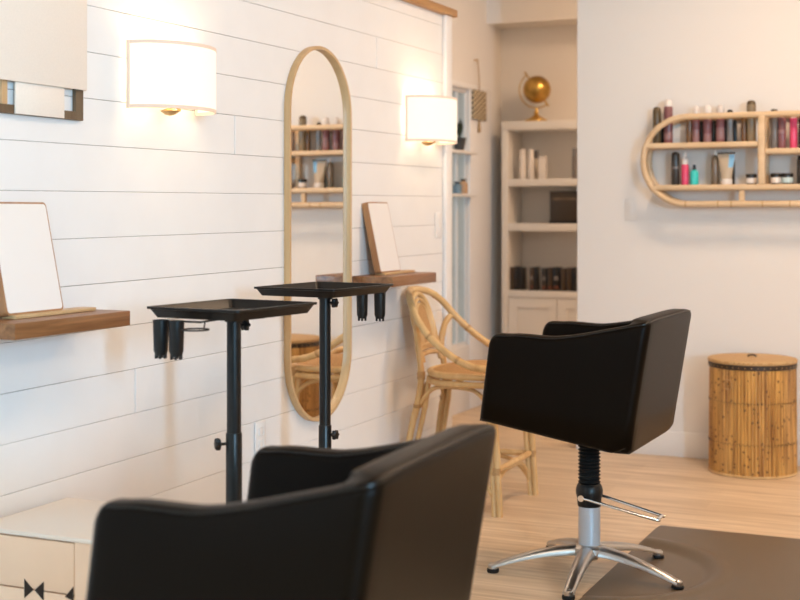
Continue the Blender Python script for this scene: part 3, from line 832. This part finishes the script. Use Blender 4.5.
# ------------------------------------------------------------------ rattan wall shelf
YF = 6.652
o = thing('rattan_shelf', 'long rounded rattan wall shelf of bottles on back wall', 'shelf', (0, YB, 0))
o.location = (0, 0, 0)
CX0, CX1, CZs, RS = .957, 1.86, 1.508, .218
def hoop_pts(r, y):
    P = []
    for k in range(25): a = PI/2+PI*k/24; P.append((CX0+r*math.cos(a), y, CZs+r*math.sin(a)))
    for k in range(1, 10): P.append((CX0+(CX1-CX0)*k/10, y, CZs-r))
    for k in range(25): a = -PI/2+PI*k/24; P.append((CX1+r*math.cos(a), y, CZs+r*math.sin(a)))
    for k in range(1, 10): P.append((CX1-(CX1-CX0)*k/10, y, CZs+r))
    return P
RH = M['rattan_h']
for y in (YF, YB-.016):
    MB().tube(hoop_pts(RS, y), .0155, 12, closed=True).build('hoop', RH, o)
def board(x0, x1, zt, nm='shelf_board'):
    MB().box((x0, YF-.014, zt-.028), (x1, YB-.002, zt), .008, 3).build(nm, RH, o)
ML, LL, MR = 1.597, 1.386, 1.560
DX = 1.325
board(CX0-RS*.94, DX-.017, ML); board(CX0-RS*.80, CX1+RS*.80, LL); board(DX+.017, CX1+RS*.97, MR)
for y0, y1 in ((YF-.016, YF+.016), (YB-.034, YB-.002)):
    MB().box((DX-.017, y0, LL-.001), (DX+.017, y1, CZs+RS-.004), .008, 3).build('divider', RH, o)
MB().box((1.215, YF-.004, CZs-RS), (1.243, YF+.020, LL-.027), .005).build('strut', RH, o)
MB().box((1.77, YF-.004, CZs-RS), (1.798, YF+.020, LL-.027), .005).build('strut', RH, o)
for s_x in (.955, 1.115, 1.18, 1.33, 1.46, 1.6): MB().tube([(s_x-.003, YF, CZs-RS), (s_x+.003, YF, CZs-RS)], .0161, 12).build('node_ring', M['nodering'], o)

# bottles: heights and widths in metres, standing on the boards
pm = {}
def pmat(key, col, rough=.35, noise=0):
    if key not in pm: pm[key] = plain('bottle_'+key, tuple(c*(.62 if max(col) < .5 else 1) for c in col), .22 if rough == .35 else rough, noise=noise, nscale=40)
    return pm[key]
C = dict(umber=(.10, .062, .034), palecyan=(.52, .66, .68), olive=(.17, .115, .055), mauve=(.36, .14, .15), mauve2=(.46, .25, .255), white=(.80, .74, .69), clear=(.72, .66, .62), brown=(.26, .13, .05), silver=(.34, .32, .32),
         beige=(.40, .30, .18), pink=(.72, .07, .17), teal=(.05, .62, .58), taupe=(.30, .22, .15), char=(.055, .045, .038), dark=(.02, .015, .013), gold=(.50, .40, .29), blue=(.22, .48, .72), cream=(.70, .60, .48), grey=(.30, .26, .24))
def bottle(x, y, z, w, h, body, cap, caph, label, style='cap', name='bottle', cat='bottle', group='bottles on the rattan shelf', band=None):
    o = thing(name, label, cat, (x, y, z+.0005), 0, group)
    r = w/2
    hb = h-caph
    if style == 'dome':      # straight body, domed top in the same colour, pale nozzle
        MB().lathe([(r*.94, 0), (r, .004), (r, hb-.006), (r*.86, hb)], seg=20).build('body', pmat(body, C[body]), o)
        q = MB(); q.lathe([(r*.86, hb), (r*.86, hb+caph*.45), (r*.70, hb+caph*.8), (r*.35, h), (.001, h+.001)], seg=20); q.build('cap', pmat(cap, C[cap]), o)
    elif style == 'round':   # aerosol with rounded shoulder
        MB().lathe([(r*.94, 0), (r, .004), (r, hb), (r*.97, hb+.004)], seg=20).build('body', pmat(body, C[body]), o)
        MB().lathe([(r*.97, hb+.004), (r*.95, hb+caph*.5), (r*.75, hb+caph*.85), (r*.4, h)], seg=20).build('cap', pmat(cap, C[cap]), o)
    elif style == 'neck':
        MB().lathe([(r*.94, 0), (r, .004), (r, hb*.80), (r*.8, hb*.92), (r*.42, hb)], seg=20).build('body', pmat(body, C[body]), o)
        MB().lathe([(r*.42, hb), (r*.42, hb+caph*.4), (r*.36, hb+caph*.42), (r*.34, h)], seg=16).build('cap', pmat(cap, C[cap]), o)
    elif style == 'pump':
        MB().lathe([(r*.94, 0), (r, .004), (r, hb*.97), (r*.9, hb)], seg=20).build('body', pmat(body, C[body]), o)
        MB().lathe([(r*.92, hb), (r*.90, hb+caph*.42), (r*.50, hb+caph*.52), (r*.40, hb+caph*.55), (r*.36, h)], seg=18).build('cap', pmat(cap, C[cap]), o)
    elif style == 'jar':
        MB().lathe([(r*.94, 0), (r, .003), (r, hb)], seg=24).build('body', pmat(body, C[body]), o)
        MB().lathe([(r*1.04, hb), (r*1.04, h-.002), (r, h)], seg=24).build('lid', pmat(cap, C[cap]), o)
    elif style == 'box':
        MB().box((-r, -r*.8, 0), (r, r*.8, hb), .002).build('body', pmat(body, C[body]), o)
        MB().box((-r, -r*.8, hb), (r, r*.8, h), .002).build('lid', pmat(cap, C[cap]), o)
    else:
        MB().lathe([(r*.94, 0), (r, .004), (r, hb-.005), (r*.9, hb)], seg=20).build('body', pmat(body, C[body]), o)
        MB().lathe([(r*.85, hb), (r*.85, h-.003), (r*.78, h)], seg=18).build('cap', pmat(cap, C[cap]), o)
    if band:
        c_, b0, b1 = band
        if style != 'box':
            MB().lathe([(r+.0004, hb*b0), (r+.0008, hb*b0+.001), (r+.0008, hb*b1-.001), (r+.0004, hb*b1)], seg=20).build('label_band', pmat(c_, C[c_]), o)
        else:
            MB().box((-r*.85, -r*.8-.0008, hb*b0), (r*.85, -r*.8, hb*b1)).build('label_band', pmat(c_, C[c_]), o)
    return o
YS = YF+.062
S_ = 6.55/1330.
def bx(px, y=YS):
    u = (px-400)/1330.; th = math.radians(24.14)
    dx, dy = -math.sin(th)+u*math.cos(th), math.cos(th)+u*math.sin(th)
    return 2.37+y*dx/dy
def up(zt, x): return zt
L1 = [ # px centre, px width, px height, body, cap, caph px, style, label
 (657, 8.6, 38, 'olive', 'olive', 6, 'round', 'dark olive bottle at the rounded end of the upper rattan tier', ('taupe', .35, .6)),
 (668.3, 9.2, 45.5, 'mauve', 'white', 7.5, 'dome', 'tall maroon bottle with white dome, tallest on the rattan shelf', ('mauve2', .1, .3)),
 (689.3, 6, 30, 'brown', 'brown', 3, 'round', 'slim amber-brown bottle left of three mauve bottles, upper rattan tier', None),
 (696, 7.6, 38, 'mauve2', 'clear', 8, 'dome', 'first mauve bottle, beside the slim amber-brown one on rattan tier', ('mauve', .45, .8)),
 (707.5, 8.6, 38, 'mauve2', 'white', 8, 'dome', 'middle mauve bottle with white dome on upper rattan tier', ('mauve', .3, .75)),
 (720.5, 8.6, 38, 'mauve', 'clear', 8, 'dome', 'third mauve bottle, beside the silver bottle on upper rattan tier', ('mauve2', .1, .5)),
 (730, 6.6, 33, 'silver', 'dark', 5, 'round', 'silver bottle with black cap on the upper rattan tier', None),
 (744, 5.6, 28, 'brown', 'brown', 3, 'cap', 'short brown bottle hidden behind rattan rail left of the beige one', None),
 (751.3, 9.2, 41.5, 'beige', 'olive', 5, 'round', 'tall beige bottle with rounded top beside the rattan divider', None)]
for px, w, h, b_, c_, ch, st, lb, bd in L1: bottle(bx(px), YS, ML, w*S_, h*S_, b_, c_, ch*S_, lb, st, band=bd)
L2 = [
 (774.3, 7.4, 39.5, 'grey', 'char', 4, 'cap', 'grey bottle right beside the divider on the lower-set right tier', None),
 (782, 8.0, 34, 'mauve', 'mauve2', 4, 'cap', 'mauve bottle with pale band on the right tier beside pink bottle', ('mauve2', .5, .62)),
 (793.6, 7.4, 34, 'pink', 'white', 4, 'cap', 'hot pink bottle with white cap on the upper right tier', None),
 (802.5, 7.5, 33, 'char', 'dark', 4, 'cap', 'dark bottle cropped at the photo edge on upper right tier', None)]
for px, w, h, b_, c_, ch, st, lb, bd in L2: bottle(bx(px), YS, MR, w*S_, h*S_, b_, c_, ch*S_, lb, st, band=bd)
L3 = [
 (675.5, 8.6, 34, 'char', 'char', 4, 'round', 'charcoal bottle beside the pink pump bottle on bottom rattan board', ('grey', .55, .62)),
 (685, 7.6, 33.5, 'pink', 'white', 12.5, 'pump', 'pink bottle with white pump cap on bottom rattan board', None),
 (694.3, 8.6, 20.5, 'teal', 'dark', 5, 'neck', 'small teal bottle with black cap on bottom rattan board', None),
 (715, 7.4, 35, 'taupe', 'clear', 5, 'neck', 'taupe bottle with clear cap just left of the beige tube', None),
 (751.5, 10.6, 10.5, 'char', 'dark', 3, 'jar', 'lone low jar with black lid left of the divider', ('white', .15, .85)),
 (776, 10.2, 10.8, 'char', 'dark', 3, 'jar', 'low jar with cream label right beside the divider', ('white', .15, .85)),
 (787.5, 11, 10.8, 'char', 'dark', 3, 'jar', 'low jar with pale teal label, next right after cream jar', ('palecyan', .15, .85)),
 (801, 8, 28, 'char', 'dark', 4, 'cap', 'dark bottle cropped at the photo edge on bottom rattan board', None)]
for px, w, h, b_, c_, ch, st, lb, bd in L3:
    bottle(bx(px), YS, LL, w*S_, h*S_, b_, c_, ch*S_, lb, st, name='jar' if st == 'jar' else 'bottle', cat='jar' if st == 'jar' else 'bottle', band=bd)
bottle(bx(730.5, YS+.035), YS+.033, LL, 9*S_, 30*S_, 'dark', 'dark', 4*S_, 'black bottle half hidden behind the beige squeeze tube', 'cap')
for px, w, h, lb in ((662.6, 4.2, 22, 'slim black bottle between olive and tall maroon bottles'), (701.6, 4.2, 29, 'slim black bottle between first and middle mauve bottles'), (713.8, 5.5, 29, 'black bottle between middle and third mauve bottles'),
                     (725.6, 4.2, 29, 'slim black bottle between third mauve and silver bottles'), (735, 4.2, 29, 'slim black bottle just right of the silver bottle')):
    bottle(bx(px, YS+.030), YS+.030, ML, w*S_, min(h, 22.5)*S_, 'dark', 'dark', 4*S_, lb, 'cap')
# squeeze tube standing on its white cap
o = thing('squeeze_tube', 'beige squeeze tube with blue patch standing on white cap', 'tube', (bx(726.5, YS-.02), YS-.02, LL+.0005), 0, 'bottles on the rattan shelf')
MB().lathe([(.027, 0), (.029, .003), (.029, .026), (.026, .028)], seg=24).build('cap', pmat('white', C['white']), o)
def tube_loop(t):
    hw = .026+.018*t; hd = .022*(1-t)+.0025
    return [(hw*math.cos(2*PI*k/24), hd*math.sin(2*PI*k/24), .028+.125*t) for k in range(24)]
MB().loft([tube_loop(k/10) for k in range(11)]).build('body', pmat('gold', C['gold'], .3), o)
MB().box((-.044, -.0026, .152), (.044, .0026, .160), .001).build('crimp', pmat('dark', C['dark']), o)
t0_, t1_ = .45, .97
mb = MB(); lo_ = []
for k in range(6):
    t = t0_+(t1_-t0_)*k/5; hw = .026+.018*t; hd = .022*(1-t)+.0025
    lo_.append([(hw*math.cos(a), hd*math.sin(a)-.0006, .028+.125*t) for a in (-1.25, -1.0, -.75, -.5, -.3)])
mb.loft(lo_, closed_loop=False, cap=False).build('blue_patch', pmat('blue', C['blue']), o)

# ------------------------------------------------------------------ alcove bookcase
BX0, BX1, BY0, BY1 = -.577, .48, 8.2, 8.495
o = thing('bookcase', 'cream built-in bookcase with cupboard doors in hallway alcove', 'bookcase', (0, 0, 0))
for a, b in ((BX0, BX0+.042), (BX1-.042, BX1)): MB().box((a, BY0, 0), (b, BY1, 1.838), .002).build('side_panel', M['bookcase'], o)
MB().box((BX0+.04, BY1-.012, .05), (BX1-.04, BY1, 1.80)).build('back_panel', M['bookcase'], o, smooth=False)
MB().box((BX0, BY0-.004, 1.782), (BX1, BY1, 1.838), .003).build('top', M['bookcase'], o)
for zt, th in ((1.464, .046), (1.176, .05), (.74, .046)):
    MB().box((BX0+.041, BY0+.001, zt-th), (BX1-.041, BY1-.011, zt), .002).build('shelf', M['bookcase'], o)
MB().box((BX0+.04, BY0+.012, .0), (BX1-.04, BY0+.03, .08)).build('plinth', M['bookcase'], o)
xs = [BX0+.043, -.201, .137, BX1-.043]
for a, b in zip(xs, xs[1:]):
    mb = MB(); z0_, z1_ = .085, .690
    mb.box((a+.002, BY0+.010, z0_), (b-.002, BY0+.020, z1_))
    for q in ((a+.002, a+.062, z0_, z1_), (b-.062, b-.002, z0_, z1_), (a+.06, b-.06, z0_, z0_+.06), (a+.06, b-.06, z1_-.06, z1_)):
        mb.box((q[0], BY0+.001, q[2]), (q[1], BY0+.0105, q[3]), .0015, 1)
    d_ = mb.build('door', M['bookcase'], o, smooth=False)
S2 = 8.75/1330.
def hx(px, y):
    return bx(px, y)
def bc(px, y, z, w, h, body, cap, caph, label, style, name='bottle', cat='bottle', group='bottles in the bookcase', band=None):
    return bottle(hx(px, y), y, z, w*S2, h*S2, body, cap, caph*S2, label, style, name, cat, group, band)
bc(522.7, 8.27, 1.464, 7, 29.5, 'white', 'white', 6, 'first tall white bottle from the left on top bookcase shelf', 'cap')
bc(531, 8.27, 1.464, 6.4, 29.5, 'white', 'white', 6, 'second tall white bottle from the left on top bookcase shelf', 'cap')
bc(536.2, 8.36, 1.464, 5, 29, 'cream', 'grey', 8, 'grey-topped cream bottle behind the white ones on top bookcase shelf', 'cap')
bc(543, 8.27, 1.464, 7.4, 22.5, 'white', 'white', 2, 'short square white carton beside tall white bottles in bookcase', 'box', 'carton', 'box')
bc(575, 8.27, 1.464, 6, 30, 'grey', 'silver', 8, 'tall grey bottle at the wall edge on top bookcase shelf', 'cap')
# black display case
o = thing('display_box', 'large dark brown box on the middle bookcase shelf', 'box', (hx(568, 8.28), 8.30, 1.1765))
MB().box((-.118, -.06, .0), (.118, .06, .016), .002).build('base', M['black'], o)
MB().box((-.112, -.055, .016), (.118, .055, .208), .002).build('body', plain('dark_box', (.045, .030, .018), .4), o)
MB().box((-.095, -.0558, .150), (.112, -.055, .166)).build('label_strip', plain('faded_gold_lettering', (.12, .085, .055), .5, noise=.5, nscale=60), o)
# row of dark books / boxes on the lower shelf
bk = [(513.9, 4.4, 'umber', 'left-hand brown carton at the side panel on lower bookcase shelf'), (518.5, 4.6, 'dark', 'black carton second from side panel on lower bookcase shelf'), (523, 4.6, 'dark', 'black carton third from side panel, before the gap, in bookcase'),
      (533, 5.0, 'umber', 'olive-banded carton standing in the gap on lower bookcase shelf'), (537.3, 3.2, 'dark', 'slim black carton right against the olive-banded one in bookcase'), (545.2, 5.6, 'char', 'charcoal carton with red foot after second gap in bookcase'),
      (551.3, 5.2, 'umber', 'brown carton between charcoal and light-banded cartons in bookcase'), (557.8, 6.4, 'dark', 'black carton with light band on lower bookcase shelf'), (564.6, 5.2, 'umber', 'brown carton right after the black light-banded one in bookcase'), (570.4, 5.0, 'umber', 'olive carton second from the wall edge on lower bookcase shelf'), (575.6, 4.4, 'dark', 'black carton nearest the wall edge on lower bookcase shelf')]
for i, (px, w, b_, lb) in enumerate(bk):
    y = 8.27
    o = thing('carton', lb, 'box', (hx(px, y), y, .7405), 0, 'cartons in the bookcase')
    hw = w*S2/2-.0012; h = (23+.6*math.sin(i*2.1))*S2
    MB().box((-hw, -.035, 0), (hw, .035, h), .002).build('body', pmat(b_, C[b_]), o)
    if i in (3, 7, 5): MB().box((-hw*.7, -.0358, h*.45), (hw*.7, -.035, h*.62)).build('label_band', pmat('grey', C['grey']), o)
    if i in (3, 5, 6, 7): MB().box((-hw*.8, -.0358, h*.08), (hw*.8, -.035, h*.22)).build('foot_band', pmat('redfoot', (.20, .06, .03)), o)

# ------------------------------------------------------------------ globe
o = thing('globe', 'small gold desk globe on top of the cream bookcase', 'globe', (hx(536.3, 8.32), 8.32, 1.8385))
MB().lathe([(.074, 0), (.076, .006), (.072, .016), (.046, .028), (.026, .040), (.014, .050), (.017, .060), (.010, .072), (.008, .092)], seg=32).build('base', M['gold'], o)
GC = Vector((.004, 0, .214)); GR = .0905
ax = Vector((-.58, 0, .81)).normalized(); bx_ = Vector((-ax.z, 0, ax.x))
P = [GC+(GR+.030)*(math.cos(PI*k/24)*ax+math.sin(PI*k/24)*bx_) for k in range(25)]
MB().tube(P, .004, 8).build('meridian_arc', M['gold'], o)
g_ = MB().sphere(GC, GR, 36).build('globe_ball', plain('gold_globe', (.50, .30, .08), .32, 1., noise=.45, nscale=14), o)
MB().tube([GC-ax*(GR+.048), GC+ax*(GR+.055)], .0055, 8).build('axis_pin', M['gold'], o)

# ------------------------------------------------------------------ hanging ornament
o = thing('hanging_ornament', 'patterned hanging ornament with tassel beside the hallway window', 'ornament', (XH+.024, 8.00, 1.84))
MB().box((0, -.118, 0), (.016, .118, .19), .005).build('fabric_block', M['hanger'], o)
MB().tube([(.008, 0, .19), (.008, -.002, .28), (.003, -.015, .384)], .0035, 6).build('cord', M['twine'], o)
MB().lathe([(.002, -.082), (.012, -.075), (.008, -.02), (.004, 0)], (.008, 0, 0), 12).build('tassel', M['twine'], o)
MB().tube([(-.022, -.015, .384), (.008, -.015, .384)], .005, 8).build('nail', M['brass'], o)

# ------------------------------------------------------------------ ceiling lights
def can(x, y, label, w):
    o = thing('ceiling_light', label, 'lamp', (x, y, ZC), 0, 'flush ceiling lights')
    MB().lathe([(.30, -.012), (.325, -.008), (.325, -.0005), (.30, -.0005)], seg=32, cap=False).build('rim', M['white'], o)
    MB().lathe([(.299, -.008), (.299, -.001)], seg=32).build('diffuser', M['canlight'], o)
    l = bpy.data.lights.new('can_light', 'AREA'); l.shape = 'DISK'; l.size = .56; l.energy = w; l.color = (1, .69, .45)
    lo = bpy.data.objects.new('can_light', l); COL.objects.link(lo); lo.parent = o; lo.location = (0, 0, -.016)
CAN = 15.5
for (x, y, wh) in ((1.6, 1.2, 'over the foreground chair'), (1.6, 3.4, 'between the two chairs'), (1.7, 5.4, 'over the floor mat'), (4.2, 1.2, 'far from the mirror wall, near row'), (4.2, 3.4, 'far from the mirror wall, middle row'), (4.2, 5.4, 'far from the mirror wall, by the back wall')):
    can(x, y, 'round flush ceiling light ' + wh, CAN*(2.0 if y > 5 else .70))
can(1.0, 7.25, 'round flush ceiling light in the hallway behind the back wall', 24)
can(1.6, -1.5, 'added round ceiling fill light behind the camera, mirror side', 15)  # unseen fill pair, added to brighten faces turned towards the camera end
can(4.2, -1.5, 'added round ceiling fill light behind the camera, window side', 12)  # second added fill, weaker, further from the mirror wall

# ------------------------------------------------------------------ daylight through the street windows
for k, (a, b) in enumerate(WN):
    l = bpy.data.lights.new('daylight', 'AREA'); l.shape = 'RECTANGLE'; l.size = W1-W0; l.size_y = b-a
    l.energy = (560, 30)[k]; l.color = (.38, .70, 1); l.spread = math.radians(150)
    lo = bpy.data.objects.new('daylight', l); COL.objects.link(lo); lo.location = (XR-.01, (a+b)/2, (W0+W1)/2)
    lo.rotation_euler = (0, PI/2, 0)
w = bpy.data.worlds.new('sky'); sc.world = w; w.use_nodes = True
w.node_tree.nodes['Background'].inputs['Color'].default_value = (.78, .82, .83, 1)
w.node_tree.nodes['Background'].inputs['Strength'].default_value = .7

# ------------------------------------------------------------------ camera
cd = bpy.data.cameras.new('camera'); cam = bpy.data.objects.new('camera', cd); COL.objects.link(cam)
cam.location = (2.37, 0, 1.25); cam.rotation_euler = (PI/2, 0, math.radians(24.14))
cd.sensor_width = 36; cd.lens = 36*1330/800; cd.shift_y = -88/800.
cd.clip_start = .05; cd.clip_end = 60
cd.dof.use_dof = True; cd.dof.focus_distance = 4.1; cd.dof.aperture_fstop = 3.2
sc.camera = cam
sc.view_settings.view_transform = 'Standard'; sc.view_settings.look = 'None'
sc.view_settings.exposure = .05; sc.view_settings.gamma = 1
sc.view_settings.use_curve_mapping = False
sc.cycles.use_denoising = True
sc.cycles.max_bounces = 10
